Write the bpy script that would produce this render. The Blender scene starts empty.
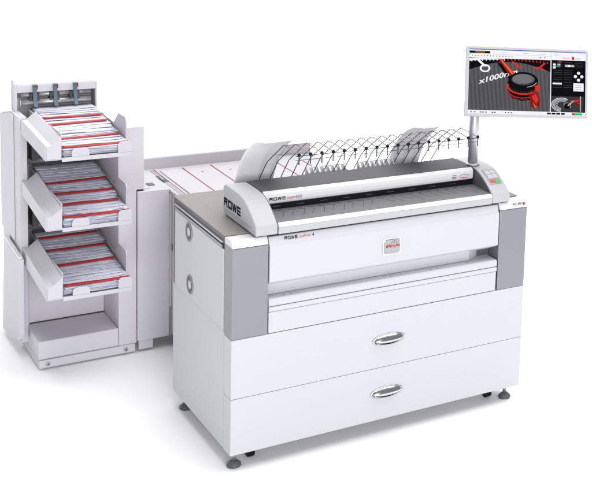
import bpy, bmesh, math, random
from mathutils import Vector, Matrix, Euler
random.seed(7)
SC = bpy.context.scene
COL = SC.collection

# ---------------------------------------------------------------- materials
def mat(name, col, rough=0.5, metal=0.0, bump=0.0, bump_scale=300.0, var=0.0, coat=0.0, stretch=None, spec=0.5, emit=0.0):
    m = bpy.data.materials.new(name); m.use_nodes = True
    nt = m.node_tree; b = nt.nodes['Principled BSDF']
    b.inputs['Base Color'].default_value = (*col, 1)
    b.inputs['Roughness'].default_value = rough
    b.inputs['Metallic'].default_value = metal
    b.inputs['Specular IOR Level'].default_value = spec
    if coat: b.inputs['Coat Weight'].default_value = coat; b.inputs['Coat Roughness'].default_value = 0.15
    if emit:
        b.inputs['Emission Color'].default_value = (*col, 1); b.inputs['Emission Strength'].default_value = emit
    if bump or var:
        tc = nt.nodes.new('ShaderNodeTexCoord'); mp = nt.nodes.new('ShaderNodeMapping')
        nt.links.new(tc.outputs['Object'], mp.inputs['Vector'])
        if stretch: mp.inputs['Scale'].default_value = stretch
        n = nt.nodes.new('ShaderNodeTexNoise'); n.inputs['Scale'].default_value = bump_scale; n.inputs['Detail'].default_value = 4
        nt.links.new(mp.outputs['Vector'], n.inputs['Vector'])
        if bump:
            bp = nt.nodes.new('ShaderNodeBump'); bp.inputs['Strength'].default_value = bump; bp.inputs['Distance'].default_value = 0.001
            nt.links.new(n.outputs['Fac'], bp.inputs['Height']); nt.links.new(bp.outputs['Normal'], b.inputs['Normal'])
        if var:
            r = nt.nodes.new('ShaderNodeValToRGB')
            r.color_ramp.elements[0].color = (*[c * (1 - var) for c in col], 1); r.color_ramp.elements[0].position = .3
            r.color_ramp.elements[1].color = (*[min(1, c * (1 + var)) for c in col], 1); r.color_ramp.elements[1].position = .7
            nt.links.new(n.outputs['Fac'], r.inputs['Fac']); nt.links.new(r.outputs['Color'], b.inputs['Base Color'])
    return m

M = {}
M['white'] = mat('powder_coat_white', (.515, .515, .553), .5, bump=.06, bump_scale=900, var=.012)
M['light'] = mat('folder_light_grey', (.60, .585, .63), .55, spec=.1, bump=.06, bump_scale=900, var=.015)
M['capwhite'] = mat('scanner_housing', (.43, .43, .452), .5, bump=.04, bump_scale=1200)
M['silver'] = mat('silver_panel', (.25, .25, .282), .38, metal=.55, bump=.05, bump_scale=1500, var=.03)
M['trim'] = mat('bevel_trim_white', (.66, .66, .68), .4, spec=.25)  # on the corner bevels this white stands in for a highlight
M['frame'] = mat('dark_frame', (.10, .10, .115), .45)
M['toplate'] = mat('worktop_metal', (.215, .192, .190), .55, metal=.1, bump=.03, bump_scale=700, var=.04)
M['lid'] = mat('scanner_lid_grey', (.082, .078, .086), .6, spec=.25, var=.06, bump=.08, bump_scale=1100)
M['bar'] = mat('bar_white', (.66, .66, .685), .3, coat=.2)
M['bed'] = mat('document_table', (.17, .17, .182), .5, spec=.25, var=.05, bump_scale=60)
M['black'] = mat('black_plastic', (.007, .007, .008), .5, spec=.15)
M['dark'] = mat('dark_grey_plastic', (.05, .05, .055), .45)
M['gap'] = mat('shadow_gap', (.03, .03, .033), .7)
M['grey'] = mat('mid_grey', (.30, .30, .33), .5, var=.03)
M['cap_shade'] = mat('cap_shade_grey', (.12, .115, .125), .5)  # mid grey, darkened for the shade inside the caps
M['badge'] = mat('badge_metal', (.36, .36, .38), .22, metal=1)
M['lipgrey'] = mat('lip_grey', (.425, .425, .46), .45, bump=.04, bump_scale=1200)
M['bezel'] = mat('monitor_bezel', (.43, .43, .455), .4)
M['chrome'] = mat('chrome', (.58, .58, .61), .16, metal=1)
M['alu'] = mat('aluminium', (.50, .50, .53), .40, metal=.8)
M['wire'] = mat('wire_dark', (.045, .065, .09), .35, metal=.4)
M['wirelight'] = mat('wire_rose', (.34, .28, .30), .35, metal=.5)
M['guide'] = mat('paper_guide', (.84, .84, .88), .6, var=.03, bump_scale=30)
M['roller'] = mat('roller_steel', (.5, .49, .5), .3, metal=.6, var=.15, bump_scale=40)
M['lever'] = mat('lever_blue', (.075, .125, .165), .4)
M['red'] = mat('red_mark', (.40, .02, .018), .6, spec=.2)
M['redink'] = mat('red_ink', (.55, .07, .03), .7, spec=.1)
M['ink'] = mat('black_ink', (.010, .009, .014), .8, spec=.05)
M['greyink'] = mat('grey_ink', (.16, .16, .19), .7, spec=.1)
M['tableline'] = mat('table_red_line', (.26, .035, .03), .5)
M['table'] = mat('table_white', (.50, .49, .515), .55, spec=.1, var=.012, bump_scale=500)
M['btn'] = mat('button_grey', (.46, .46, .50), .4)
M['btnred'] = mat('button_red', (.75, .03, .03), .35)
M['btngreen'] = mat('button_green', (.02, .36, .07), .35)
M['rubber'] = mat('rubber_foot', (.09, .1, .115), .5)
M['floor'] = mat('studio_white', (.96, .96, .96), .9, spec=.02)

def paper_mat():
    m = bpy.data.materials.new('printed_paper'); m.use_nodes = True
    nt = m.node_tree; b = nt.nodes['Principled BSDF']; b.inputs['Roughness'].default_value = .7
    b.inputs['Specular IOR Level'].default_value = .15
    tc = nt.nodes.new('ShaderNodeTexCoord'); oi = nt.nodes.new('ShaderNodeObjectInfo')
    cmb = nt.nodes.new('ShaderNodeCombineXYZ'); mul = nt.nodes.new('ShaderNodeMath'); mul.operation = 'MULTIPLY'; mul.inputs[1].default_value = 37
    nt.links.new(oi.outputs['Random'], mul.inputs[0])
    for k in 'XYZ': nt.links.new(mul.outputs[0], cmb.inputs[k])
    add = nt.nodes.new('ShaderNodeVectorMath'); nt.links.new(tc.outputs['Object'], add.inputs[0]); nt.links.new(cmb.outputs[0], add.inputs[1])
    mp = nt.nodes.new('ShaderNodeMapping'); mp.inputs['Scale'].default_value = (9, 150, 260)
    nt.links.new(add.outputs[0], mp.inputs['Vector'])
    n = nt.nodes.new('ShaderNodeTexNoise'); n.inputs['Scale'].default_value = 1; n.inputs['Detail'].default_value = 5; n.inputs['Roughness'].default_value = .7
    nt.links.new(mp.outputs[0], n.inputs['Vector'])
    r = nt.nodes.new('ShaderNodeValToRGB'); e = r.color_ramp.elements
    e[0].position = .32; e[0].color = (.20, .21, .36, 1); e[1].position = .66; e[1].color = (.72, .73, .79, 1)
    x = e.new(.43); x.color = (.48, .49, .60, 1); x = e.new(.50); x.color = (.64, .65, .73, 1)
    nt.links.new(n.outputs['Fac'], r.inputs['Fac']); nt.links.new(r.outputs['Color'], b.inputs['Base Color'])
    return m
M['paper'] = paper_mat()
M['redpaper'] = mat('red_printed_edge', (.36, .022, .026), .6, var=.2, bump_scale=60)

def screen_mat(name, col, s=1.0):
    m = bpy.data.materials.new(name); m.use_nodes = True
    b = m.node_tree.nodes['Principled BSDF']
    b.inputs['Base Color'].default_value = (0, 0, 0, 1); b.inputs['Roughness'].default_value = .35; b.inputs['Specular IOR Level'].default_value = .0
    b.inputs['Emission Color'].default_value = (*col, 1); b.inputs['Emission Strength'].default_value = s
    return m
S = {k: screen_mat('display_' + k, c) for k, c in dict(
    white=(.92, .93, .95), black=(.006, .006, .008), blue=(.07, .14, .42), grey=(.19, .19, .195), dgrey=(.045, .045, .05),
    red=(.75, .03, .025), dred=(.22, .012, .012), pale=(.55, .57, .6), knob=(.17, .17, .175), green=(.03, .5, .08), orange=(.8, .16, .05)).items()}
def striped_screen():
    m = screen_mat('display_carbon', (.08, .08, .08)); nt = m.node_tree; b = nt.nodes['Principled BSDF']
    tc = nt.nodes.new('ShaderNodeTexCoord'); mp = nt.nodes.new('ShaderNodeMapping'); mp.inputs['Rotation'].default_value = (0, 0, math.radians(14))
    w = nt.nodes.new('ShaderNodeTexWave'); w.inputs['Scale'].default_value = 18; w.inputs['Distortion'].default_value = .6
    r = nt.nodes.new('ShaderNodeValToRGB'); r.color_ramp.elements[0].color = (.075, .075, .078, 1); r.color_ramp.elements[1].color = (.115, .115, .12, 1)
    nt.links.new(tc.outputs['Object'], mp.inputs[0]); nt.links.new(mp.outputs[0], w.inputs[0]); nt.links.new(w.outputs['Fac'], r.inputs[0]); nt.links.new(r.outputs[0], b.inputs['Emission Color'])
    return m
S['carbon'] = striped_screen()

# ---------------------------------------------------------------- mesh helpers
class MB:
    """collects shapes in world coordinates; build() links them as one mesh object"""
    def __init__(s): s.bm = bmesh.new(); s.mats = []
    def mi(s, m):
        if m not in s.mats: s.mats.append(m)
        return s.mats.index(m)
    def poly(s, pts, m):
        vs = [s.bm.verts.new(p) for p in pts]; f = s.bm.faces.new(vs); f.material_index = s.mi(m); return f
    def box(s, x0, x1, y0, y1, z0, z1, m):
        s.prism([(y0, z0), (y0, z1), (y1, z1), (y1, z0)], x0, x1, m)
    def prism(s, prof, x0, x1, m, axis='x'):
        def P(a, b, t): return {'x': (t, a, b), 'y': (a, t, b), 'z': (a, b, t)}[axis]
        A = [s.bm.verts.new(P(a, b, x0)) for a, b in prof]; B = [s.bm.verts.new(P(a, b, x1)) for a, b in prof]
        n = len(prof); fs = [s.bm.faces.new(A), s.bm.faces.new(B[::-1])]
        for i in range(n): fs.append(s.bm.faces.new((A[i], B[i], B[(i + 1) % n], A[(i + 1) % n])))
        k = s.mi(m)
        for f in fs: f.material_index = k
        return fs
    def tube(s, pts, r, m, n=8, closed=False, cap=True):
        pts = [Vector(p) for p in pts]; rings = []; N = len(pts)
        up = None
        for i, p in enumerate(pts):
            t = (pts[min(i + 1, N - 1)] - pts[max(i - 1, 0)]).normalized()
            if up is None:
                up = Vector((0, 0, 1)) if abs(t.z) < .9 else Vector((1, 0, 0))
            a = t.cross(up).normalized(); b = a.cross(t).normalized(); up = b
            rr = r[i] if isinstance(r, (list, tuple)) else r
            rings.append([s.bm.verts.new(p + (a * math.cos(2 * math.pi * k / n) + b * math.sin(2 * math.pi * k / n)) * rr) for k in range(n)])
        ix = s.mi(m)
        for i in range(N - 1):
            for k in range(n):
                f = s.bm.faces.new((rings[i][k], rings[i][(k + 1) % n], rings[i + 1][(k + 1) % n], rings[i + 1][k])); f.material_index = ix; f.smooth = True
        if cap:
            for R_ in (rings[0][::-1], rings[-1]): s.bm.faces.new(R_).material_index = ix
    def lathe(s, prof, c, m, n=32, axis='z', sx=1, sy=1):
        """prof: (radius, height) pairs"""
        c = Vector(c); ix = s.mi(m); rings = []
        for r, h in prof:
            ring = []
            for k in range(n):
                a = 2 * math.pi * k / n; u, v = r * math.cos(a) * sx, r * math.sin(a) * sy
                p = {'z': (u, v, h), 'y': (u, h, v), 'x': (h, u, v)}[axis]
                ring.append(s.bm.verts.new(c + Vector(p)))
            rings.append(ring)
        for i in range(len(rings) - 1):
            for k in range(n):
                f = s.bm.faces.new((rings[i][k], rings[i][(k + 1) % n], rings[i + 1][(k + 1) % n], rings[i + 1][k])); f.material_index = ix; f.smooth = True
        s.bm.faces.new(rings[0][::-1]).material_index = ix; s.bm.faces.new(rings[-1]).material_index = ix
    def xform(s, mtx): s.bm.transform(mtx)
    def build(s, name, parent=None, bevel=0.0, seg=2, origin=None, recalc=True, smooth=False):
        if recalc: bmesh.ops.recalc_face_normals(s.bm, faces=s.bm.faces)
        me = bpy.data.meshes.new(name)
        o = bpy.data.objects.new(name, me); COL.objects.link(o)
        w = Vector(origin) if origin is not None else (Vector(parent['_w']) if parent is not None and '_w' in parent else Vector((0, 0, 0)))
        base = Vector(parent['_w']) if parent is not None and '_w' in parent else Vector((0, 0, 0))
        s.bm.transform(Matrix.Translation(-w)); s.bm.to_mesh(me); s.bm.free()
        for m in s.mats: me.materials.append(m)
        if parent is not None: o.parent = parent
        o.location = w - base
        o['_w'] = tuple(w)
        if smooth:
            for p in me.polygons: p.use_smooth = True
        if bevel:
            b = o.modifiers.new('bevel', 'BEVEL'); b.width = bevel; b.segments = seg; b.limit_method = 'ANGLE'; b.angle_limit = math.radians(28)
            b.harden_normals = False
        return o

def tag(o, label, cat, group=None, kind=None):
    if label: o['label'] = label
    if cat: o['category'] = cat
    if group: o['group'] = group
    if kind: o['kind'] = kind
    return o
def thing(name, loc, label, cat, group=None):
    o = bpy.data.objects.new(name, None); COL.objects.link(o); o.location = loc; o['_w'] = tuple(loc); o.empty_display_size = .1
    return tag(o, label, cat, group)
def box(name, parent, x0, x1, y0, y1, z0, z1, m, bevel=.002, **k):
    b = MB(); b.box(x0, x1, y0, y1, z0, z1, m); return b.build(name, parent, bevel, **k)
def prism(name, parent, prof, x0, x1, m, bevel=.002, axis='x', **k):
    b = MB(); b.prism(prof, x0, x1, m, axis); return b.build(name, parent, bevel, **k)

# lettering: outlines in a 2-D frame placed with origin O, directions U (writing) and V (up)
def rect(x0, y0, x1, y1): return [(x0, y0), (x1, y0), (x1, y1), (x0, y1)]
def rowe_polys():
    """squared wide logo letters on a 4.5 x 0.7 field"""
    P = []; h, t = .7, .17
    P += [rect(0, 0, t, h), rect(t, h - t, .82, h), rect(.82 - t, .30 + t, .82, h - t), rect(t, .30, .82, .30 + t), [(.46, .30), (.68, .0), (.90, .0), (.68, .30)]]
    x = 1.02; P += [rect(x, 0, x + t, h), rect(x + .9 - t, 0, x + .9, h), rect(x + t, 0, x + .9 - t, t), rect(x + t, h - t, x + .9 - t, h)]
    x = 2.04; P += [[(x, h), (x + .22, 0), (x + .40, 0), (x + .55, .42), (x + .70, 0), (x + .88, 0), (x + 1.10, h), (x + .93, h), (x + .79, .26), (x + .64, h), (x + .46, h), (x + .31, .26), (x + .17, h)]]
    x = 3.28; P += [rect(x, 0, x + t, h), rect(x + t, 0, x + .82, .155), rect(x + t, .275, x + .82, .425), rect(x + t, h - .155, x + .82, h)]
    return P, 4.1, .7
def place_polys(mb, polys, O, U, V, sx, sy, m, shear=0.0, lift=0.0):
    O, U, V = Vector(O), Vector(U).normalized(), Vector(V).normalized(); N = U.cross(V)
    for p in polys:
        mb.poly([O + U * (x * sx + y * sy * shear) + V * (y * sy) + N * lift for x, y in p], m)
DG_FONT = None
def text_mesh(mb, s, O, U, V, h, m, width=None, lift=0.0, bold=0.0):
    cu = bpy.data.curves.new('lettering', 'FONT'); cu.body = s; cu.size = 1.0; cu.resolution_u = 3; cu.offset = bold
    ob = bpy.data.objects.new('lettering', cu); COL.objects.link(ob)
    bpy.context.view_layer.update()
    me = bpy.data.meshes.new_from_object(ob.evaluated_get(bpy.context.evaluated_depsgraph_get()))
    xs = [v.co.x for v in me.vertices]; ys = [v.co.y for v in me.vertices]
    x0, w, H = min(xs), max(xs) - min(xs), .70
    sy = h / H; sx = (width / w) if width else sy
    O, U, V = Vector(O), Vector(U).normalized(), Vector(V).normalized(); N = U.cross(V)
    vs = [mb.bm.verts.new(O + U * ((v.co.x - x0) * sx) + V * (v.co.y * sy) + N * lift) for v in me.vertices]
    k = mb.mi(m)
    for p in me.polygons:
        try: mb.bm.faces.new([vs[i] for i in p.vertices]).material_index = k
        except ValueError: pass
    bpy.data.objects.remove(ob); bpy.data.curves.remove(cu); bpy.data.meshes.remove(me)

# ================================================================= SETTING
fl = MB(); fl.poly([(-16, -14, 0), (16, -14, 0), (16, 5.0, 0), (-16, 5.0, 0)], M['floor'])
tag(fl.build('floor'), 'seamless white studio floor under the machines', 'floor', kind='structure')
bd = MB(); R_ = 2.0; pr = [(5.0 + R_ * math.sin(a), R_ - R_ * math.cos(a)) for a in [i * math.pi / 24 for i in range(13)]] + [(5.0 + R_, 13.0)]
for (y0, z0), (y1, z1) in zip(pr, pr[1:]):
    f = bd.poly([(-16, y0, z0), (16, y0, z0), (16, y1, z1), (-16, y1, z1)], M['floor']); f.smooth = True
bmesh.ops.remove_doubles(bd.bm, verts=bd.bm.verts, dist=1e-5)
tag(bd.build('backdrop'), 'plain white curved studio backdrop behind the machines', 'backdrop', kind='structure')

# ================================================================= PRINTER CABINET
W, D, H = 1.30, .712, .929
CAB = thing('wide_format_printer', (.65, .356, 0), 'white wide-format printer cabinet with silver corner panels and two drawers with chrome oval pulls', 'printer')
b = MB(); b.box(.0008, W - .0008, .0815, D, .072, .552, M['white'])
b.build('cabinet_body', CAB, .003)
b = MB(); b.box(.003, W - .003, .088, D - .001, .5545, .9265, M['frame'])
b.build('frame', CAB, .003)
# left side : panel, aluminium rail, grey band painting the shade under it
SP = prism('side_panel', CAB, [(.0875, .5555), (.674, .5555), (.674, .8785), (.0875, .8785)], -.0035, .0025, M['white'], .0012)
box('rail', CAB, -.006, .0025, .100, .676, .9015, .9075, M['alu'], .001)
box('rail_shade', CAB, -.0042, -.0037, .098, .672, .8800, .8935, M['grey'], 0)
box('side_panel', CAB, W - .0025, W + .0035, .0875, .674, .556, .893, M['white'], .0012)
# round vent grilles : ring of small slots around a white disc
def grille(yc, zc):
    g = MB(); n = 28; r0, r1, r2 = .0175, .036, .041
    g.lathe([(r2, -.0045), (r2, -.0062), (r2 - .003, -.0070), (r1, -.0064), (r1, -.0045)], (0, yc, zc), M['grey'], 40, 'x')
    g.lathe([(r1 - .0005, -.0046), (r1 - .0005, -.0052)], (0, yc, zc), M['gap'], 40, 'x')
    g.lathe([(r0, -.0053), (r0, -.0066), (.001, -.0070)], (0, yc, zc), M['white'], 32, 'x')
    for k in range(n):
        a = 2 * math.pi * k / n; u = Vector((0, math.cos(a), math.sin(a))); v = Vector((0, -math.sin(a), math.cos(a)))
        c = Vector((-.0060, yc, zc)); h = .0007
        g.poly([c + u * r0 - v * h * .7, c + u * r1 - v * h, c + u * r1 + v * h, c + u * r0 + v * h * .7], M['light'])
    g.build('vent_grille', CAB)
grille(.492, .836); grille(.476, .617)
# silver corner panels with bevels coloured white as the highlight from above
def corner(x0, x1):
    prism('corner_panel', CAB, [(0, .5408), (0, .9015), (.0855, .9015), (.0855, .5408)], x0, x1, M['silver'], .0025)
    prism('lit_bevel', CAB, [(.0005, .9025), (.0005, .905), (.017, .9305), (.020, .9308), (.0855, .9275), (.0855, .9025)], x0 + .001, x1 - .001, M['trim'], .001)
corner(0, .1395); corner(1.1625, W)
b = MB()
text_mesh(b, 'RS 60i', (1.232, .0085, .9125), (1, 0, 0), (0, .54, .84), .0115, M['ink'], .043, .004)
b.poly([Vector(p) for p in [(1.280, .0040, .9125), (1.291, .0040, .9125), (1.291, .0098, .9215), (1.280, .0098, .9215)]], M['red'])
b.build('lettering', CAB, recalc=False)
# worktop
box('worktop', CAB, .0, W, .087, D, .9275, .9325, M['toplate'], .0015)
box('worktop_line', CAB, .072, .0735, .38, D - .004, .9327, .9331, M['grey'], 0)  # thin grey line along the worktop
# front flap
b = MB(); b.prism([(.016, .9265), (.0035, .896), (-.002, .890), (-.002, .752), (.003, .745), (.128, .688), (.128, .9265)], .1435, 1.1585, M['white'])
FLAP = b.build('front_flap', CAB, .003, 3)
b = MB(); P, w, h = rowe_polys(); U, V = Vector((1, 0, 0)), Vector((0, .0125, .0305)).normalized()
O = Vector((.205, .0085, .908)) ; sx = .052 / w
place_polys(b, P, O, U, V, sx, .0125 / h, M['ink'], lift=.0012)
text_mesh(b, 'ecoPrint', O + U * .060, U, V, .012, M['redink'], .045, .0012)
text_mesh(b, '4', O + U * .111, U, V, .0125, M['ink'], None, .0012)
b.build('lettering', FLAP, recalc=False)
# chrome badge on the flap
b = MB()
def rrect(x0, x1, z0, z1, r, n=6):
    out = []
    for cx, cz, a0 in ((x1 - r, z1 - r, 0), (x0 + r, z1 - r, 90), (x0 + r, z0 + r, 180), (x1 - r, z0 + r, 270)):
        for k in range(n + 1):
            a = math.radians(a0 + 90 * k / n); out.append((cx + r * math.cos(a), cz + r * math.sin(a)))
    return out
b.prism(rrect(.611, .693, .783, .856, .016), -.0050, -.0021, M['bar'], 'y')
b.prism(rrect(.617, .687, .789, .850, .012), -.0085, -.0051, M['badge'], 'y')
random.seed(3)
x = .624
while x < .680:
    wd = random.uniform(.002, .0045); z0 = .816 + random.uniform(-.003, .003)
    b.poly([(x, -.0089, z0), (x + wd, -.0089, z0), (x + wd + .001, -.0089, z0 + .011), (x + .001, -.0089, z0 + .011)], M['red']); x += wd + random.uniform(.001, .003)
for _ in range(9):
    x, z = random.uniform(.640, .672), random.uniform(.830, .844)
    b.poly([(x, -.0089, z), (x + .003, -.0089, z), (x + .003, -.0089, z + .003), (x, -.0089, z + .003)], M['dark'])
b.build('badge', FLAP, .0015)
# delivery recess, shelf, lower panel
box('recess_liner', CAB, .1435, 1.1585, .129, .135, .660, .700, M['grey'], 0)
prism('recess_lip', CAB, [(.1445, .050), (1.045, .050), (1.150, .118), (1.150, .124), (1.042, .056), (.1445, .056)], .6815, .7330, M['white'], .001, 'z')  # white wall added well forward so front light brightens the recess
b = MB(); b.prism([(.004, .6490), (.0, .653), (.0, .674), (.006, .6805), (.127, .6805), (.127, .6490)], .1435, 1.1585, M['white'])
SH = b.build('delivery_shelf', CAB, .003)
for x, y in [(.205, .022), (.235, .024), (.26, .022), (.66, .02), (.70, .022), (.84, .02), (.875, .022), (1.02, .03), (1.05, .032)]:
    box('sheet_slot', SH, x, x + .013, y, y + .004, .6808, .682, M['grey'], 0)
box('front_strip', CAB, .1435, 1.1585, -.0015, .080, .6290, .6480, M['white'], .003)
box('lower_panel', CAB, .1435, 1.1555, .0005, .080, .5420, .6280, M['white'], .003)
for z0, z1 in ((.585, .595), (.556, .575)):
    box('hinge_slot', CAB, .1400, .1432, .012, .03, z0, z1, M['black'], 0)
# drawers with pulls
def drawer(z0, z1, xc, zc):
    d = box('drawer', CAB, .0, W, .0, .0785, z0, z1, M['white'], .002)
    b = MB(); a, c = .0735, .0262; n = 40
    # escutcheon
    prof = [(1.0, 0), (1.0, -.003), (.93, -.0045), (.90, -.0040)]
    rings = []
    for r, y in prof:
        rings.append([b.bm.verts.new((xc + a * r * math.cos(2 * math.pi * k / n), y - .0004, zc + c * r * math.sin(2 * math.pi * k / n))) for k in range(n)])
    ix = b.mi(M['chrome'])
    for i in range(len(rings) - 1):
        for k in range(n):
            f = b.bm.faces.new((rings[i][k], rings[i][(k + 1) % n], rings[i + 1][(k + 1) % n], rings[i + 1][k])); f.material_index = ix; f.smooth = True
    # dark scooped cup (lower part) inside the ring
    f = b.bm.faces.new([b.bm.verts.new((v.co.x, -.0020, v.co.z)) for v in rings[-1]]); f.material_index = b.mi(M['dark'])
    ob = b.build('pull_cup', d)
    # chrome hood: domed shell over the upper two thirds
    b = MB(); NU, NV = 28, 10; grid = []
    for i in range(NU + 1):
        u = -1 + 2 * i / NU; row = []
        zt = math.sqrt(max(0, 1 - u * u)) * c * .95
        zl = -.30 * c * (1 - u * u) ** .5 - .02 * c
        for j in range(NV + 1):
            v = j / NV
            z = zt + (zl - zt) * v
            y = -.0045 - .0165 * math.sqrt(max(0, 1 - u * u)) * math.sin(v * math.pi * .56) ** .9
            row.append(b.bm.verts.new((xc + u * a * .90, y, zc + z)))
        grid.append(row)
    ix = b.mi(M['chrome'])
    for i in range(NU):
        for j in range(NV):
            try:
                f = b.bm.faces.new((grid[i][j], grid[i + 1][j], grid[i + 1][j + 1], grid[i][j + 1])); f.material_index = ix; f.smooth = True
            except ValueError: pass
    hd = b.build('pull', d)
    so = hd.modifiers.new('thick', 'SOLIDIFY'); so.thickness = .0015; so.offset = -1
    # lower lip of the pull
    b = MB(); b.tube([(xc + a * .80 * math.cos(t), -.0060, zc + c * .80 * math.sin(t)) for t in [math.pi * (1.12 + .76 * k / 20) for k in range(21)]], .0028, M['chrome'], 8)
    b.build('pull_lip', d)
drawer(.3018, .5398, .652, .420); drawer(.072, .3005, .650, .190)
# feet and castors
def foot(x, y):
    b = MB()
    b.lathe([(.0265, 0), (.028, .004), (.0265, .011), (.018, .019), (.011, .025)], (x, y, 0), M['rubber'], 28)
    b.lathe([(.0085, .024), (.0085, .075)], (x, y, 0), M['alu'], 16); b.build('foot', CAB)
foot(.036, .060); foot(1.262, .060); foot(.04, .655); foot(1.262, .655)
def castor(x, y):
    b = MB(); b.tube([(x - .013, y, .025), (x + .013, y, .025)], .025, M['black'], 20); b.box(x - .016, x + .016, y - .012, y + .016, .048, .0715, M['black'])
    b.build('castor', CAB, .002)
castor(.115, .105); castor(1.195, .105); castor(.10, .58); castor(1.20, .58)

# ================================================================= SCANNER
SCN = thing('wide_format_scanner', (.65, .19, H + .0035), 'grey-lidded wide-format scanner with white end caps lying on top of the printer cabinet', 'scanner')
CAPP = [(.004, .936), (.005, .966), (.010, .978), (.022, .986), (.045, 1.003), (.070, 1.0185), (.100, 1.0350), (.130, 1.0480), (.160, 1.0560), (.200, 1.0605), (.300, 1.0615), (.345, 1.0600), (.360, 1.053), (.367, 1.040), (.368, .960), (.362, .945), (.350, .936)]
capL = prism('end_cap', SCN, CAPP, .090, .1765, M['capwhite'], .005, seg=3)
capR = prism('end_cap', SCN, CAPP, 1.1245, 1.213, M['capwhite'], .005, seg=3)
prism('cap_foot', SCN, [(.012, .9330), (.012, .9355), (.345, .9355), (.345, .9330)], .096, 1.207, M['black'], 0)
# lettering + raised line on the left cap
b = MB(); P, w, h = rowe_polys()
place_polys(b, P, (.0895, .352, .9735), (0, -1, 0), (0, .02, 1), .185 / w, .034 / h, M['ink'], lift=.0008)
b.box(.0885, .0899, .045, .340, .9600, .9618, M['grey'])
b.build('lettering', capL, recalc=False)
# grey plates on the inner cap faces, darkened to paint the shade there
INNER = [(.012, .979), (.022, .983), (.045, 1.000), (.07, 1.0155), (.100, 1.032), (.130, 1.045), (.16, 1.053), (.2, 1.057), (.34, 1.057), (.36, 1.04), (.36, .95), (.012, .95)]
prism('cap_shade_plate', SCN, INNER, 1.1222, 1.1243, M['cap_shade'], 0)
prism('cap_shade_plate', SCN, INNER, .1767, .1785, M['cap_shade'], 0)
# control panel on the right cap, following its curve
def curve_pt(s):
    pr = CAPP[2:10]; L = [0]
    for a_, b_ in zip(pr, pr[1:]): L.append(L[-1] + math.hypot(b_[0] - a_[0], b_[1] - a_[1]))
    s = max(0, min(L[-1], s))
    for i in range(len(pr) - 1):
        if s <= L[i + 1] + 1e-9:
            t = (s - L[i]) / (L[i + 1] - L[i]); a_, b_ = pr[i], pr[i + 1]
            dy, dz = b_[0] - a_[0], b_[1] - a_[1]; l = math.hypot(dy, dz)
            return (a_[0] + dy * t, a_[1] + dz * t, -dz / l, dy / l)
def patch(mb, x0, x1, s0, s1, lift, m, n=6):
    ix = mb.mi(m)
    def ring(s):
        y, z, ny, nz = curve_pt(s)
        return [mb.bm.verts.new((xx, y + ny * lf, z + nz * lf)) for xx, lf in ((x0, lift), (x1, lift), (x1, 0), (x0, 0))]
    R = [ring(s0 + (s1 - s0) * k / n) for k in range(n + 1)]
    for a_, b_ in zip(R, R[1:]):
        for k in range(4): mb.bm.faces.new((a_[k], a_[(k + 1) % 4], b_[(k + 1) % 4], b_[k])).material_index = ix
    mb.bm.faces.new(R[0][::-1]).material_index = ix; mb.bm.faces.new(R[-1]).material_index = ix
b = MB(); patch(b, 1.141, 1.200, .052, .148, .0018, M['grey'], 8); CP = b.build('control_panel', SCN)
for i in range(2):
    for j in range(2):
        b = MB(); patch(b, 1.1465 + i * .0245, 1.1695 + i * .0245, .086 + j * .028, .111 + j * .028, .0034, M['btn'], 4); b.build('button', CP)
b = MB(); patch(b, 1.1465, 1.1695, .059, .079, .0036, M['btnred'], 3); b.build('stop_button', CP)
b = MB(); patch(b, 1.171, 1.194, .059, .079, .0036, M['btngreen'], 3); b.build('start_button', CP)
# body, lid, bar, slot, bed, lip
X0, X1 = .1790, 1.1218
prism('scanner_body', SCN, [(.020, .937), (.020, .966), (.185, .972), (.200, 1.030), (.352, 1.045), (.358, 1.030), (.358, .937)], X0, X1, M['dark'], 0)
prism('lid', SCN, [(.183, 1.0475), (.183, 1.0605), (.195, 1.0612), (.352, 1.0612), (.362, 1.056), (.362, 1.047)], X0, X1, M['lid'], .002)
b = MB(); b.prism([(.1825, 1.0600), (.174, 1.0592), (.167, 1.0555), (.1625, 1.049), (.1605, 1.036), (.1610, 1.022), (.1640, 1.013), (.171, 1.0085), (.1825, 1.0085)], X0 + .0005, X1 - .008, M['bar'])
BAR = b.build('front_bar', SCN, .0012)
U = Vector((1, 0, 0)); V = Vector((0, .0003, .0110)).normalized()
b = MB(); P, w, h = rowe_polys(); O = Vector((.200, .1599, 1.0245))
place_polys(b, P, O, U, V, .066 / w, .0125 / h, M['ink'], lift=.0024)
text_mesh(b, 'scan', O + U * .072, U, V, .0125, M['redink'], .031, .0024)
text_mesh(b, '450i', O + U * .106, U, V, .0125, M['greyink'], .027, .0024)
b.build('lettering', BAR, recalc=False)
b = MB(); O = Vector((1.010, .1620, 1.0200))
for i in range(5):
    for j in range(5):
        if (i * 3 + j * 2) % 3 != 0: b.poly([O + U * (i * .0042 + a_) + V * (j * .0036 + c_) - Vector((0, .0028, 0)) for a_, c_ in ((0, 0), (.0036, 0), (.0036, .003), (0, .003))], M['greyink'])
N_ = Vector((0, -1, 0))
arc = [(1.043 + .026 * (1 - math.cos(t)), .016 * math.sin(t)) for t in [math.pi * k / 18 for k in range(19)]]
for (xa, za), (xb, zb) in zip(arc, arc[1:]):
    b.poly([Vector((xx, .1620, 1.020)) + V * (zz) + N_ * .0028 for xx, zz in ((xa, za), (xb, zb), (xb, zb + .0022), (xa, za + .0022))], M['greyink'])
b.poly([Vector((xx, .1620, 1.020)) + V * zz + N_ * .0028 for xx, zz in ((1.052, .001), (1.086, .001), (1.086, .004), (1.052, .004))], M['redink'])
b.build('emblem', BAR, recalc=False)
prism('feed_slot', SCN, [(.172, .9835), (.172, 1.0095), (.198, 1.0095), (.198, .9835)], X0 + .001, X1 - .001, M['black'], 0)
x = .22
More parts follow.
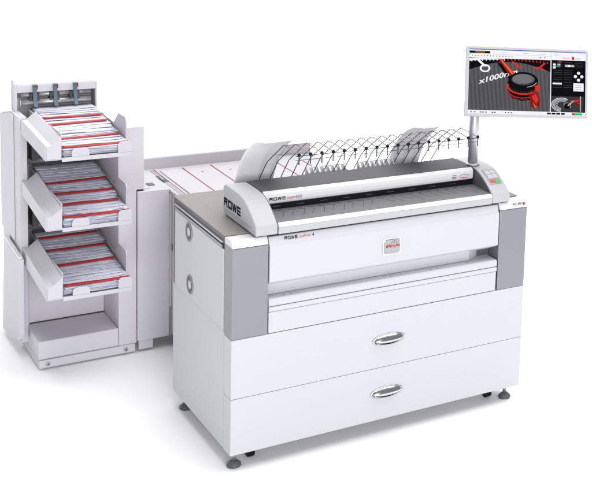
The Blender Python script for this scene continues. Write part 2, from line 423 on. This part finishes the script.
while x < 1.09:
    box('feed_roller', SCN, x, x + .03, .1705, .1715, .9950, .9985, M['dark'], 0); x += .098
prism('document_table', SCN, [(.0150, .9680), (.0150, .9785), (.1710, .9845), (.1710, .9735)], X0, X1, M['bed'], .001)
def on_bed(x, t): return Vector((x, .015 + .156 * t, .9785 + .006 * t + .0004))
b = MB()
def tick(xa, ta, xb, tb, w_, m):
    A, B = on_bed(xa, ta), on_bed(xb, tb); d = (B - A).normalized(); s_ = d.cross(Vector((0, -.2, .98))).normalized() * w_
    b.poly([A - s_, A + s_, B + s_, B - s_], m)
xm = (X0 + X1) / 2
for k in range(1, 12):
    for sg in (-1, 1):
        xx = xm + sg * k * .042
        if not X0 + .02 < xx < X1 - .02: continue
        tick(xx, .88, xx + sg * (-.024), .80 - .02 * (k % 3), .0009, M['ink'])
        tick(xx - sg * .018, .72, xx + sg * .012, .30 + .1 * (k % 2), .0006, M['ink'])
for k in range(70):
    xx = X0 + .02 + k * (X1 - X0 - .04) / 69
    tick(xx, .93, xx, .87 if k % 5 else .80, .0006, M['ink'])
b.build('scale_marks', SCN, recalc=False)
prism('lip', SCN, [(.004, .9355), (.0015, .9625), (.0145, .9625), (.0145, .9355)], X0, X1, M['lipgrey'], .001)
prism('lip_edge', SCN, [(.0015, .9630), (.0030, .9700), (.0075, .9765), (.0145, .9795), (.0145, .9630)], X0, X1, M['bar'], .001)

# ================================================================= PAPER CATCH RACK
RACK = thing('paper_catch_rack', (.67, .44, 1.0), 'dark wire rack with two curved grey guide plates rising behind the scanner', 'paper rack')
NR = 18
def smooth_path(pts, n=5):
    out = []
    for i in range(len(pts) - 1):
        p0, p1, p2, p3 = pts[max(i - 1, 0)], pts[i], pts[i + 1], pts[min(i + 2, len(pts) - 1)]
        for k in range(n):
            t = k / n
            out.append(tuple(.5 * ((2 * p1[j]) + (-p0[j] + p2[j]) * t + (2 * p0[j] - 5 * p1[j] + 4 * p2[j] - p3[j]) * t * t + (-p0[j] + 3 * p1[j] - 3 * p2[j] + p3[j]) * t ** 3) for j in range(2)))
    out.append(pts[-1]); return out
for i in range(NR):
    x = .272 + i * .0466
    rb = MB()
    rb.tube([(x, .478, 1.000), (x, .460, 1.035), (x, .388, 1.115), (x, .375, 1.127), (x, .205, 1.233), (x, .192, 1.2365)], .0020, M['wire'], 7)
    rb.tube([(x, .192, 1.2365), (x, .120, 1.2355), (x, .050, 1.2290)], .0022, M['wirelight'], 7)
    rod = rb.build('rod', RACK)
    cb = MB(); cb.lathe([(.0055, 1.2235), (.0066, 1.227), (.0066, 1.232), (.004, 1.236)], (x, .046, 0), M['black'], 12)
    cb.tube([(x, .046, 1.190), (x, .046, 1.224)], .0024, M['wire'], 7)
    cb.build('clip', rod)
for y, z, r in ((.052, 1.2235, .0016), (.058, 1.205, .0013), (.200, 1.2335, .0012), (.120, 1.2340, .0011), (.300, 1.172, .0010)):
    b = MB(); b.tube([(.262, y, z), (1.075, y, z)], r, M['wire'] if y < .1 else M['wirelight'], 6); b.build('cross_rail', RACK)
b = MB(); b.box(.24, 1.10, .470, .486, .992, 1.006, M['grey']); b.box(.24, .26, .366, .470, .992, 1.004, M['grey']); b.box(1.08, 1.10, .366, .470, .992, 1.004, M['grey'])
b.build('mounting_bar', RACK, .001)
def guide(x0, x1):
    pth = smooth_path([(.497, 1.000), (.470, 1.050), (.425, 1.123), (.338, 1.199), (.250, 1.242), (.158, 1.260)], 6)
    b = MB(); n = len(pth); NX = 16; th = .003; ix = b.mi(M['guide'])
    def ring(lift):
        R = []
        for i, (y, z) in enumerate(pth):
            a_, c_ = pth[max(i - 1, 0)], pth[min(i + 1, n - 1)]; dy, dz = c_[0] - a_[0], c_[1] - a_[1]; l = math.hypot(dy, dz)
            ny, nz = dz / l, -dy / l
            fr = i / (n - 1)
            row = []
            for k in range(NX + 1):
                u = k / NX
                xx = x0 + (x1 - x0) * u
                q_ = fr * (1 - .08 * u - .07 * u ** 10) * (n - 1)    # far corners rounded off
                j = min(int(q_), n - 2); t_ = q_ - j
                yy, zz_ = pth[j][0] + (pth[j + 1][0] - pth[j][0]) * t_, pth[j][1] + (pth[j + 1][1] - pth[j][1]) * t_
                row.append(b.bm.verts.new((xx, yy + ny * lift, zz_ + nz * lift)))
            R.append(row)
        return R
    A, B = ring(0), ring(th)
    for i in range(n - 1):
        for k in range(NX):
            for G, fl_ in ((A, 0), (B, 1)):
                q = (G[i][k], G[i][k + 1], G[i + 1][k + 1], G[i + 1][k]); f = b.bm.faces.new(q[::-1] if fl_ else q); f.material_index = ix; f.smooth = True
    for i in range(n - 1):
        for k in (0, NX): b.bm.faces.new((A[i][k], A[i + 1][k], B[i + 1][k], B[i][k])).material_index = ix
    for k in range(NX):
        for i in (0, n - 1): b.bm.faces.new((A[i][k], A[i][k + 1], B[i][k + 1], B[i][k])).material_index = ix
    b.build('guide_plate', RACK)
guide(.178, .340); guide(.862, 1.012)
def comb(x0, x1, n):
    b = MB()
    b.prism([(.462, 1.0), (.462, 1.0605), (.466, 1.0615), (.466, 1.0)], x0, x1, M['bar'])
    for k in range(n):
        xx = x0 + .006 + (x1 - x0 - .016) * k / (n - 1)
        b.prism([(.4615, 1.057), (.444, 1.040), (.438, 1.004), (.4615, 1.004)], xx, xx + .009, M['bar'])
    b.build('paper_comb', RACK, .001)
comb(.472, .655, 8); comb(.706, .880, 8)

# ================================================================= MONITOR
MON = thing('touchscreen_monitor', (1.14, .21, 1.062), 'white flat touchscreen monitor on a silver pole at the right end of the scanner', 'monitor')
b = MB(); b.lathe([(.0215, 1.0625), (.0215, 1.300), (.020, 1.303)], (1.139, .212, 0), M['alu'], 32); b.lathe([(.030, 1.0622), (.030, 1.066), (.024, 1.070)], (1.139, .212, 0), M['alu'], 32); b.build('pole', MON)
TL, TR, BL = Vector((1.077, .200, 1.602)), Vector((1.551, -.047, 1.599)), Vector((1.023, .100, 1.315))
mu = (TR - TL).normalized(); mv = (TL - BL); mv = (mv - mu * mv.dot(mu)).normalized(); mn = mu.cross(mv)
MW, MH = .534, .309
mc = TL + mu * MW / 2 - mv * MH / 2
MM = Matrix(((mu.x, mv.x, mn.x, mc.x), (mu.y, mv.y, mn.y, mc.y), (mu.z, mv.z, mn.z, mc.z), (0, 0, 0, 1)))
def mon_part(b, name, parent=MON, bevel=0.0, recalc=True, **k):
    b.xform(MM); return b.build(name, parent, bevel, recalc=recalc, **k)
b = MB(); b.prism(rrect(-MW / 2, MW / 2, -MH / 2, MH / 2, .008), -.022, 0, M['bezel'], 'z'); HOUS = mon_part(b, 'housing', bevel=.003)
b = MB(); b.prism(rrect(-.19, .13, -.10, .10, .02), -.045, -.0225, M['light'], 'z'); mon_part(b, 'rear_cover', bevel=.006)
b = MB(); a0 = MM @ Vector((-.13, -.02, -.046)); a1 = MM @ Vector((-.13, -.02, -.075))
b.tube([a0, a1, (1.139, .212, 1.290)], .013, M['alu'], 12); b.build('arm', MON)
# --- display picture: flat layers on the screen
b = MB(); SX0, SX1, SZ0, SZ1 = -MW / 2 + .0155, MW / 2 - .0115, -MH / 2 + .011, MH / 2 - .0125
SWd, SHt = SX1 - SX0, SZ1 - SZ0
def uv(u, v, l): return Vector((SX0 + u * SWd, SZ1 - v * SHt, .0006 + l * .00022))
def q(u0, v0, u1, v1, m, l): b.poly([uv(u0, v1, l), uv(u1, v1, l), uv(u1, v0, l), uv(u0, v0, l)], S[m])
def pg(pts, m, l): b.poly([uv(u, v, l) for u, v in pts], S[m])
def ell(u, v, ru, rv, m, l, a0=0, a1=360, n=36): pg([(u + ru * math.cos(math.radians(a0 + (a1 - a0) * k / n)), v + rv * math.sin(math.radians(a0 + (a1 - a0) * k / n))) for k in range(n)], m, l)
def ring(u, v, ru, rv, t, m, l, a0, a1, n=26):
    for k in range(n):
        A = [math.radians(a0 + (a1 - a0) * (k + e) / n) for e in (0, 1)]
        pg([(u + ru * math.cos(A[0]), v + rv * math.sin(A[0])), (u + ru * math.cos(A[1]), v + rv * math.sin(A[1])), (u + (ru - t) * math.cos(A[1]), v + (rv - t * 1.4) * math.sin(A[1])), (u + (ru - t) * math.cos(A[0]), v + (rv - t * 1.4) * math.sin(A[0]))], m, l)
q(0, 0, 1, 1, 'white', 0); q(0, 0, 1, .013, 'blue', 1); q(0, .030, .175, .068, 'black', 1); q(.05, .042, .13, .054, 'orange', 2)
for u in (.27, .46, .60): q(u, .048, u + .05, .056, 'pale', 1)
q(.70, .03, .703, .13, 'pale', 1); q(.72, .05, .77, .06, 'pale', 1); q(.0, .076, .70, .081, 'pale', 1)
for k in range(14): q(.02 + k * .026, .098, .028 + k * .026, .112, 'red' if k % 5 == 3 else 'dgrey', 1)
for u in (.60, .64): q(u, .10, u + .012, .112, 'dgrey', 1)
text_mesh(b, 'ROWE', uv(.80, .115, 1), (1, 0, 0), (0, 1, 0), .007, S['red'], .03); q(.878, .075, .90, .125, 'red', 1); q(.91, .096, .955, .110, 'pale', 1)
# picture field
q(0, .14, .695, .945, 'carbon', 1)
pg([(0, .142)] + [(.695 * k / 24, .36 - .20 * math.sin(math.pi * (k + 3) / 30) ** 1 + .03) for k in range(25)] + [(.695, .142)], 'black', 2)
pg([(0, .150), (.08, .143), (.30, .142), (.26, .158), (.10, .168), (0, .190)], 'white', 3)
for k in range(22):
    u = .01 + k * .031; v = .195 - .055 * math.sin(math.pi * min(1, (u + .12) / .9))
    if u < .69: pg([(u, v), (u + .008, v), (u + .014, v + .028), (u + .006, v + .028)], 'white' if u < .30 else 'red', 3)
# numerals
pg([(.06, .17), (.085, .165), (.15, .27), (.125, .275)], 'white', 3); ring(.135, .30, .045, .062, .016, 'white', 4, 0, 360)
pg([(.36, .18), (.375, .175), (.43, .26), (.41, .265)], 'red', 3); pg([(.41, .265), (.455, .25), (.46, .275), (.38, .285)], 'red', 4); pg([(.55, .26), (.60, .25), (.635, .19), (.655, .195), (.615, .26), (.66, .31), (.635, .31), (.60, .27), (.55, .285)], 'red', 3)
# x1000
cs, sn = math.cos(math.radians(17)), math.sin(math.radians(17))
text_mesh(b, 'x1000r/m', uv(.085, .545, 3), (cs, sn, 0), (.10, 1, 0), .0235, S['white'], .172, 0, .022)
# needle with shadow
pg([(.235, .215), (.265, .205), (.41, .46), (.36, .50)], 'black', 3); pg([(.245, .150), (.275, .145), (.425, .43), (.375, .47)], 'red', 4); pg([(.262, .155), (.270, .152), (.41, .43), (.395, .445)], 'orange', 5); pg([(.25, .165), (.256, .16), (.375, .42), (.362, .43)], 'dred', 5)
# knob
pg([(.33, .50), (.33, .66), (.37, .75), (.45, .79), (.53, .77), (.585, .70), (.595, .55), (.58, .46), (.40, .42)], 'black', 5)
ring(.462, .560, .140, .135, .017, 'red', 6, -12, 194); ring(.458, .625, .130, .125, .009, 'red', 6, 8, 172); ring(.458, .660, .120, .115, .008, 'dred', 6, 20, 160)
for k in range(26):
    a_ = math.radians(8 + 164 * k / 25); u_, v_ = .460 + .128 * math.cos(a_), .545 + .128 * math.sin(a_)
    pg([(u_ - .0016, v_ - .035), (u_ + .0016, v_ - .035), (u_ + .0016, v_ + .012), (u_ - .0016, v_ + .012)], 'dgrey', 6)
ell(.462, .475, .128, .135, 'black', 6); ell(.462, .458, .102, .090, 'dgrey', 7); ell(.462, .452, .094, .080, 'knob', 8); ell(.470, .462, .080, .066, 'dgrey', 9); ell(.466, .458, .078, .064, 'knob', 10)
ring(.462, .458, .125, .125, .006, 'pale', 7, 20, 75)
pg([(.52, .70), (.575, .62), (.61, .75), (.605, .87), (.56, .905), (.53, .87)], 'dred', 7); pg([(.535, .72), (.57, .66), (.598, .76), (.575, .83)], 'red', 8); pg([(.56, .55), (.60, .52), (.605, .62), (.575, .66)], 'red', 7); pg([(.545, .79), (.57, .86), (.59, .87), (.565, .89)], 'orange', 9)
# tool column
q(.703, .135, 1, .945, 'black', 1)
for i, u in enumerate((.72, .81, .905)):
    for v in (.165, .195, .225, .29, .325, .355, .40, .435, .475, .52, .555):
        if i == 2 and v > .25: continue
        q(u, v, u + .075, v + .010, 'dgrey', 2)
for u, v, c_ in ((.715, .19, 'white'), (.755, .19, 'pale'), (.715, .235, 'white'), (.755, .215, 'blue'), (.845, .205, 'white'), (.82, .205, 'pale'), (.875, .205, 'pale')): q(u, v, u + .025, v + .032, c_, 3)
q(.715, .49, .795, .515, 'white', 3); q(.74, .225, .755, .24, 'green', 4); q(.765, .15, .79, .165, 'red', 4)
for du, dv in ((0, -.055), (0, .055), (-.028, 0), (.028, 0)): ell(.94 + du, .385 + dv, .014, .024, 'white', 3)
q(.895, .49, .985, .615, 'white', 3)
for v in (.52, .55, .58): q(.91, v, .965, v + .012, 'pale', 4)
# thumbnail
q(.705, .70, .985, .94, 'dgrey', 2)
for rr, t_ in ((.088, .005), (.078, .002), (.070, .004), (.060, .002), (.050, .003), (.040, .002)): ring(.795, .83, rr, rr * 1.25, t_, 'white', 3, 95, 310)
ell(.845, .845, .030, .050, 'black', 3); ring(.845, .845, .032, .05, .004, 'pale', 4, 180, 400)
pg([(.845, .84), (.895, .76), (.903, .765), (.855, .85)], 'pale', 5); pg([(.86, .77), (.93, .755), (.962, .735), (.966, .748), (.935, .775), (.90, .785)], 'red', 4); pg([(.905, .785), (.935, .80), (.945, .85), (.925, .86), (.915, .82)], 'dred', 4); pg([(.93, .79), (.955, .80), (.95, .82)], 'red', 5)
q(.955, .69, .962, .93, 'pale', 4)
# bottom bar
for u in (.02, .05, .10, .12, .145, .20, .22, .31, .335, .36): q(u, .968, u + .014, .982, 'dgrey', 1)
for u in (.67, .71, .75, .79): q(u, .958, u + .034, .985, 'black', 1)
q(.885, .956, .912, .988, 'red', 1); q(.914, .956, .975, .988, 'green', 1)
scr = mon_part(b, 'screen', parent=HOUS, recalc=False)

# ================================================================= STACKER TOWER
ST = thing('folded_plan_stacker', (-.18, 1.6, 0), 'pale grey tower with three sloping trays full of folded plans, left of the printer', 'stacker')
prism('side_plate', ST, [(1.60, .05), (1.60, 1.119), (1.78, 1.116), (1.97, 1.074), (1.98, .03)], -.410, -.376, M['light'], .002)
prism('side_cover', ST, [(1.70, .52), (1.70, 1.112), (1.775, 1.110), (1.972, 1.068), (1.975, .52)], -.418, -.4105, M['light'], .002)
prism('side_cover', ST, [(1.540, .09), (1.522, .120), (1.522, .478), (1.835, .494), (1.90, .03), (1.75, .03)], -.434, -.4105, M['light'], .003)
prism('cover_edge', ST, [(1.5225, .4795), (1.5225, .492), (1.835, .508), (1.835, .4955)], -.434, -.418, M['trim'], .001)
box('front_post', ST, -.4095, -.385, 1.575, 1.5995, .06, .470, M['light'], .002)
# back wall, inner roof strips, dark interior
box('back_wall', ST, -.3755, -.0475, 1.610, 1.622, .12, .462, M['light'], .002)
box('wall_gap', ST, -.3755, -.0475, 1.604, 1.6095, .1335, .1375, M['gap'], 0)
box('inner_wall', ST, -.3755, -.0475, 1.835, 1.845, .40, 1.11, M['light'], 0)
box('inner_floor', ST, -.3755, -.0475, 1.6225, 1.8345, .44, .450, M['light'], 0)
for z0, tz in ((1.047, 1), (.766, 2), (.452, 3)):
    zt = z0 + .10
    b = MB()
    b.box(-.372, -.06, 1.79, 1.834, zt - .03, zt + .06, M['grey'])
    b.build('roller_housing', ST, .002)
    b = MB(); b.tube([(-.368, 1.770, zt + .005), (-.065, 1.770, zt + .005)], .016, M['roller'], 20); b.tube([(-.368, 1.775, zt + .042), (-.065, 1.775, zt + .042)], .013, M['roller'], 20)
    b.build('roller', ST)
    if tz > 1:
        box('deflector', ST, -.34, -.06, 1.70, 1.79, zt + .075, zt + .135, M['grey'], .004)
        for xx in (-.345, -.265, -.160): box('holder', ST, xx, xx + .024, 1.665, 1.735, zt + .03, zt + .10, M['dark'], .002)
        box('crossbar', ST, -.375, -.05, 1.80, 1.815, zt + .150, zt + .158, M['black'], 0)
# right column
prism('right_column', ST, [(-.0470, .046), (-.0470, 1.088), (.0660, 1.088), (.0660, .790), (.0330, .790), (.0330, .046)], 1.360, 1.925, M['light'], .002, 'y')
# head with lever row
HD = prism('head', ST, [(1.748, 1.203), (1.748, 1.236), (1.752, 1.2435), (1.874, 1.2435), (1.880, 1.238), (1.880, 1.100), (1.868, 1.100), (1.868, 1.203)], -.386, -.047, M['light'], .002)
box('head_cheek', ST, -.3960, -.3865, 1.744, 1.800, 1.095, 1.2440, M['light'], .002)
box('head_cheek', ST, -.0465, -.0380, 1.752, 1.878, 1.080, 1.2380, M['light'], .002)
b = MB(); b.tube([(-.38, 1.800, 1.180), (-.055, 1.800, 1.180)], .014, M['roller'], 20); b.build('roller', ST)
for xx in (-.313, -.226, -.139):
    b = MB(); path = [(1.7475, 1.236), (1.7445, 1.226), (1.742, 1.19), (1.737, 1.165), (1.722, 1.140), (1.716, 1.139), (1.731, 1.162), (1.737, 1.19), (1.7395, 1.226), (1.7425, 1.236)]
    b.prism([(y - .004, z) for y, z in path], xx - .0085, xx + .0085, M['lever']); b.prism([(1.728, 1.2365), (1.728, 1.240), (1.747, 1.240), (1.747, 1.2365)], xx - .010, xx + .010, M['lever'])
    lv = b.build('lever', ST, .001)
    box('lever_tip', lv, xx + .0090, xx + .0125, 1.735, 1.7475, 1.218, 1.236, M['red'], 0)
    b = MB(); b.prism([(1.748, 1.165), (1.748, 1.198), (1.79, 1.200), (1.79, 1.150)], xx - .021, xx - .0095, M['dark']); b.prism([(1.748, 1.160), (1.748, 1.195), (1.79, 1.200), (1.79, 1.150)], xx + .0095, xx + .021, M['dark'])
    b.build('lever_bracket', lv, .001)
# base
box('base_cover', ST, -.3880, -.0480, 1.360, 1.6035, .0465, .1330, M['light'], .004)
SK = box('skirt', ST, -.3880, .0250, 1.352, 1.700, .0085, .0455, M['light'], .002)
for xx in (-.352, -.018):
    b = MB(); b.lathe([(.0095, 1.3515), (.0095, 1.346), (.007, 1.344)], (xx, 0, .028), M['roller'], 18, 'y'); b.lathe([(.004, 1.3435), (.004, 1.3425)], (xx, 0, .028), M['dark'], 10, 'y'); b.build('screw', SK)
# trays -------------------------------------------------------------------
# local frame: x as in the world, y from the pivot at the back (y = 1.64), z above the flange bottom
def tray_mesh():
    b = MB(); m = M['light']
    b.prism([(-.520, 0), (-.520, .068), (-.042, .068), (-.042, 0)], -.4025, -.3985, m)           # outer flange
    b.prism([(-.520, 0), (-.520, .004), (-.042, .004), (-.042, 0)], -.3980, -.3385, m)           # channel floor
    b.prism([(-.398, .0045), (-.398, .063), (-.379, .066), (-.3415, .099), (-.339, .099), (-.339, .0045)], -.5205, -.042, m, 'y')  # channel body
    b.prism([(-.500, .0045), (-.500, .108), (-.492, .113), (-.300, .101), (-.262, .090), (-.240, .086), (.105, .072), (.105, .0045)], -.3382, -.3342, m)  # inner wall with its raised tab
    b.prism([(-.520, -.008), (-.520, -.002), (.105, .003), (.105, -.003)], -.3335, -.0580, m)      # floor
    b.prism([(-.5255, -.0085), (-.5255, .010), (-.5205, .010), (-.5205, -.0085)], -.3380, -.0540, m)  # front lip
    for x0, x1, z in ((-.300, -.229, .046), (-.112, -.0545, .060)):
        P = [(x0, .0105), (x0, z - .014), (x0 + .003, z - .006), (x0 + .012, z), (x1 - .012, z), (x1 - .003, z - .006), (x1, z - .014), (x1, .0105)]
        b.prism(P, -.5255, -.5210, m, 'y')
    b.prism([(-.420, .004), (-.420, .122), (-.405, .138), (-.300, .130), (-.225, .070), (.110, .058), (.110, .004)], -.0530, -.0490, m)  # right wall
    return b
TR_ = [(1.047, 2.3), (.766, 5.6), (.449, 4.9)]
protoT = None
for z, deg in TR_:
    if protoT is None:
        b = tray_mesh(); t = b.build('tray', ST, .0012, origin=(0, 0, 0)); protoT = t
    else:
        t = protoT.copy(); COL.objects.link(t); t.parent = ST
    t.location = Vector((0, 1.64, z)) - Vector(ST['_w']); t.rotation_euler = (math.radians(deg), 0, 0)

# ================================================================= FOLDED PLANS IN THE TRAYS
def plan(name, x0, x1, yf, yb, z, th, red, seed, lift):
    """one folded plan: a thin slab with a soft fold at the front edge and slight waves"""
    rnd = random.Random(seed); b = MB(); NX = 14
    ys = [yf, yf + .006, yf + .024, yf + .04, yf + .09, yb]
    cv = rnd.uniform(.0005, .002) + (.0015 if red else 0)
    ph, ph2 = rnd.uniform(0, 6), rnd.uniform(0, 6); sk = rnd.uniform(-.007, .007); wa = rnd.uniform(.0003, .0011)
    top, bot = [], []
    for i in range(NX + 1):
        u = i / NX; x = x0 + (x1 - x0) * u; a_, c_ = [], []
        for j, y in enumerate(ys):
            k = (1, .9, .7, .35, .1, 0)[j]
            yy = y + sk * (u - .5) + .0015 * math.sin(5 * u + ph) if j < 5 else y
            dz = k * (lift + wa * math.sin(9 * u + ph2) + .0010 * math.sin(3 * u + ph) + cv * (2 * u - 1) ** 2)
            tz = th * (.55 if j == 0 else 1)
            c_.append(b.bm.verts.new((x, yy + (.0006 if j == 0 else 0), z + dz))); a_.append(b.bm.verts.new((x, yy, z + dz + tz)))
        top.append(a_); bot.append(c_)
    p, r = b.mi(M['paper']), b.mi(M['redpaper'])
    for i in range(NX):
        for j in range(len(ys) - 1):
            f = b.bm.faces.new((top[i][j], top[i + 1][j], top[i + 1][j + 1], top[i][j + 1])); f.material_index = r if red and j < 2 else p; f.smooth = True
            f = b.bm.faces.new((bot[i][j], bot[i][j + 1], bot[i + 1][j + 1], bot[i + 1][j])); f.material_index = p
        f = b.bm.faces.new((bot[i][0], bot[i + 1][0], top[i + 1][0], top[i][0])); f.material_index = r if red else p
        f = b.bm.faces.new((bot[i][-1], top[i][-1], top[i + 1][-1], bot[i + 1][-1])); f.material_index = p
    for i in (0, NX):
        for j in range(len(ys) - 1):
            f = b.bm.faces.new((bot[i][j], bot[i][j + 1], top[i][j + 1], top[i][j])); f.material_index = r if red and j < 2 else p
    return b.build(name, None, origin=(0, 0, 0))
NAMES = ('top', 'middle', 'bottom')
RED = [(8, 11, 15, 18), (8, 11, 14, 18), (8, 12, 15, 18)]
ORD = ('frontmost', 'second from the front', 'third from the front', 'rearmost')
for ti, (z, deg) in enumerate(TR_):
    rnd = random.Random(20 + ti); n = 28; reds = []
    # which sheets carry the red edge, counted from the front of the fan
    fr = {0: (9, 13, 20, 23), 1: (9, 13, 17, 21), 2: (9, 16, 21, 26)}[ti]
    zz = .0035; y = -.500; k_red = 0
    for i in range(n):
        if i < 9:
            th = .0037; yf = -.5005 + rnd.uniform(0, .009)
        else:
            th = (.0056 if i == 9 else rnd.uniform(.0042, .0054)) if i in fr else rnd.uniform(.0009, .0020); y = -.494 + .545 * (i - 9) / (n - 9) + rnd.uniform(-.006, .006); yf = y
        red = i in fr
        x0 = -.3315 + rnd.uniform(0, .010); x1 = -.0600 - rnd.uniform(0, .013)
        if red and i == 9: x1 = -.0565
        o = plan('folded_plan', x0, x1, yf, min(yf + .30, .085), zz, th, red, 100 * ti + i, (.0012 if i >= 9 else 0) + (.0010 if red else 0) + rnd.uniform(0, .0022))
        o.location = (0, 1.64, z); o.rotation_euler = (math.radians(deg), 0, 0)
        if red:
            tag(o, f'red-edged folded plan, {ORD[k_red]} of four in the {NAMES[ti]} tray', 'folded plan', 'folded plans in the stacker trays'); k_red += 1
        elif i < 9:
            tag(o, f'white folded plan at the front bottom of the {NAMES[ti]} tray pile, below the red edges', 'folded plan', 'folded plans under the front red edge of the %s tray' % NAMES[ti])
        else:
            tag(o, f'white folded plan fanned out among the red-edged ones in the {NAMES[ti]} tray', 'folded plan', 'fanned white folded plans of the %s tray' % NAMES[ti])
        zz += th + .0001

# ================================================================= FOLDER
FO = thing('plan_folding_machine', (.62, 1.45, 0), 'long white plan folding machine with red-lined table, between the tray tower and the printer', 'folding machine')
box('front_panel', FO, .0340, .1765, 1.345, 1.3595, .058, .783, M['light'], .003)
box('plinth', FO, .0400, .1050, 1.352, 1.372, .012, .0565, M['light'], .002)
box('end_box', FO, .0665, .1765, 1.360, 1.740, .058, .783, M['table'], .003)
b = MB(); b.prism([(1.385, .7835), (1.385, .7845), (1.70, .7845), (1.70, .7835)], .06, .1, M['table']); b.build('cover_plate', FO)
box('scanner_window', FO, .105, .135, 1.430, 1.475, .7835, .786, M['dark'], .001)
box('edge_trim', FO, .1770, .1885, 1.348, 1.360, .20, .760, M['light'], .002)
box('edge_seal', FO, .1720, .1895, 1.3475, 1.3685, .055, .235, M['grey'], .001) if False else box('edge_seal', FO, .1772, .1905, 1.3465, 1.3675, .055, .1995, M['grey'], .001)
box('coupling', FO, .1890, .2050, 1.340, 1.360, .478, .512, M['black'], .002)
box('machine_body', FO, .1900, 1.02, .800, 1.745, .060, .765, M['light'], .003)
TB = box('feed_table', FO, .1775, 1.04, .735, 1.746, .7655, .7780, M['table'], .002)
box('table_strip', TB, .1925, .2130, .740, 1.715, .7782, .7792, M['grey'], 0)
box('table_plate', TB, .2320, .3230, .740, 1.690, .7782, .7835, M['table'], .002)
for xx, ya in ((.2150, 1.73), (.3480, 1.712), (.488, 1.715), (.635, 1.70), (.800, 1.64), (.93, 1.6)):
    box('red_line', TB, xx - .0036, xx + .0036, .738, ya, .7782, .7787, M['tableline'], 0)
for xx, yy in ((.410, 1.596), (.547, 1.591), (.68, 1.59)):
    b = MB(); b.lathe([(.006, .7782), (.006, .7795)], (xx, yy, 0), M['dark'], 14); b.build('table_screw', TB)
box('grip_recess', TB, .1880, .2145, 1.478, 1.600, .7794, .7806, M['dark'], 0)
box('grip', TB, .1900, .2000, 1.50, 1.560, .7808, .788, M['grey'], .001)
prism('back_guard', FO, [(1.7465, .770), (1.7465, .832), (1.752, .836), (1.76, .836), (1.76, .770)], .0670, 1.03, M['table'], .002)

for o in bpy.data.objects:
    if '_w' in o: del o['_w']

# ================================================================= LIGHT
wd = bpy.data.worlds.new('World'); SC.world = wd; wd.use_nodes = True
bg = wd.node_tree.nodes['Background']; bg.inputs[0].default_value = (.95, .96, 1.0, 1); bg.inputs[1].default_value = .31
def area(name, loc, tgt, sx, sy, e, col=(1, 1, 1)):
    l = bpy.data.lights.new(name, 'AREA'); l.shape = 'RECTANGLE'; l.size = sx; l.size_y = sy; l.energy = e; l.color = col
    o = bpy.data.objects.new(name, l); COL.objects.link(o); o.location = loc
    o.rotation_euler = (Vector(tgt) - Vector(loc)).to_track_quat('-Z', 'Y').to_euler(); return o
area('overhead_floor_fill', (5.0, -1.5, 14.0), (5.0, -1.5, 0), 16, 16, 3020)  # unseen lamp added to keep the floor pure white
area('key_softbox', (-1.3, -8.5, 2.5), (.1, .8, .5), 3.4, 3.0, 470)
area('backdrop_light', (0, 3.6, 6.2), (0, 7.0, 5.0), 14, 1.4, 290)

# ================================================================= CAMERA
cx, cy, f_ = 671.157, 42.409, 1244.08
yaw, pitch, roll = .680260, .145304, .062389
fw = Vector((math.sin(yaw) * math.cos(pitch), math.cos(yaw) * math.cos(pitch), -math.sin(pitch)))
r = Vector((math.cos(yaw), -math.sin(yaw), 0)); u = r.cross(fw)
r2 = r * math.cos(roll) + u * math.sin(roll); u2 = -r * math.sin(roll) + u * math.cos(roll)
cd = bpy.data.cameras.new('camera'); cam = bpy.data.objects.new('camera', cd); COL.objects.link(cam)
cam.matrix_world = Matrix(((r2.x, u2.x, -fw.x, -1.58973), (r2.y, u2.y, -fw.y, -4.50747), (r2.z, u2.z, -fw.z, 2.45208), (0, 0, 0, 1)))
cd.sensor_fit = 'HORIZONTAL'; cd.sensor_width = 36; cd.lens = f_ / 592 * 36
cd.shift_x = (296 - cx) / 592; cd.shift_y = (cy - 245) / 592
cd.clip_end = 200; SC.camera = cam
SC.render.resolution_x, SC.render.resolution_y = 1024, 848
SC.view_settings.view_transform = 'Standard'; SC.view_settings.look = 'None'; SC.view_settings.exposure = 0; SC.view_settings.gamma = 1
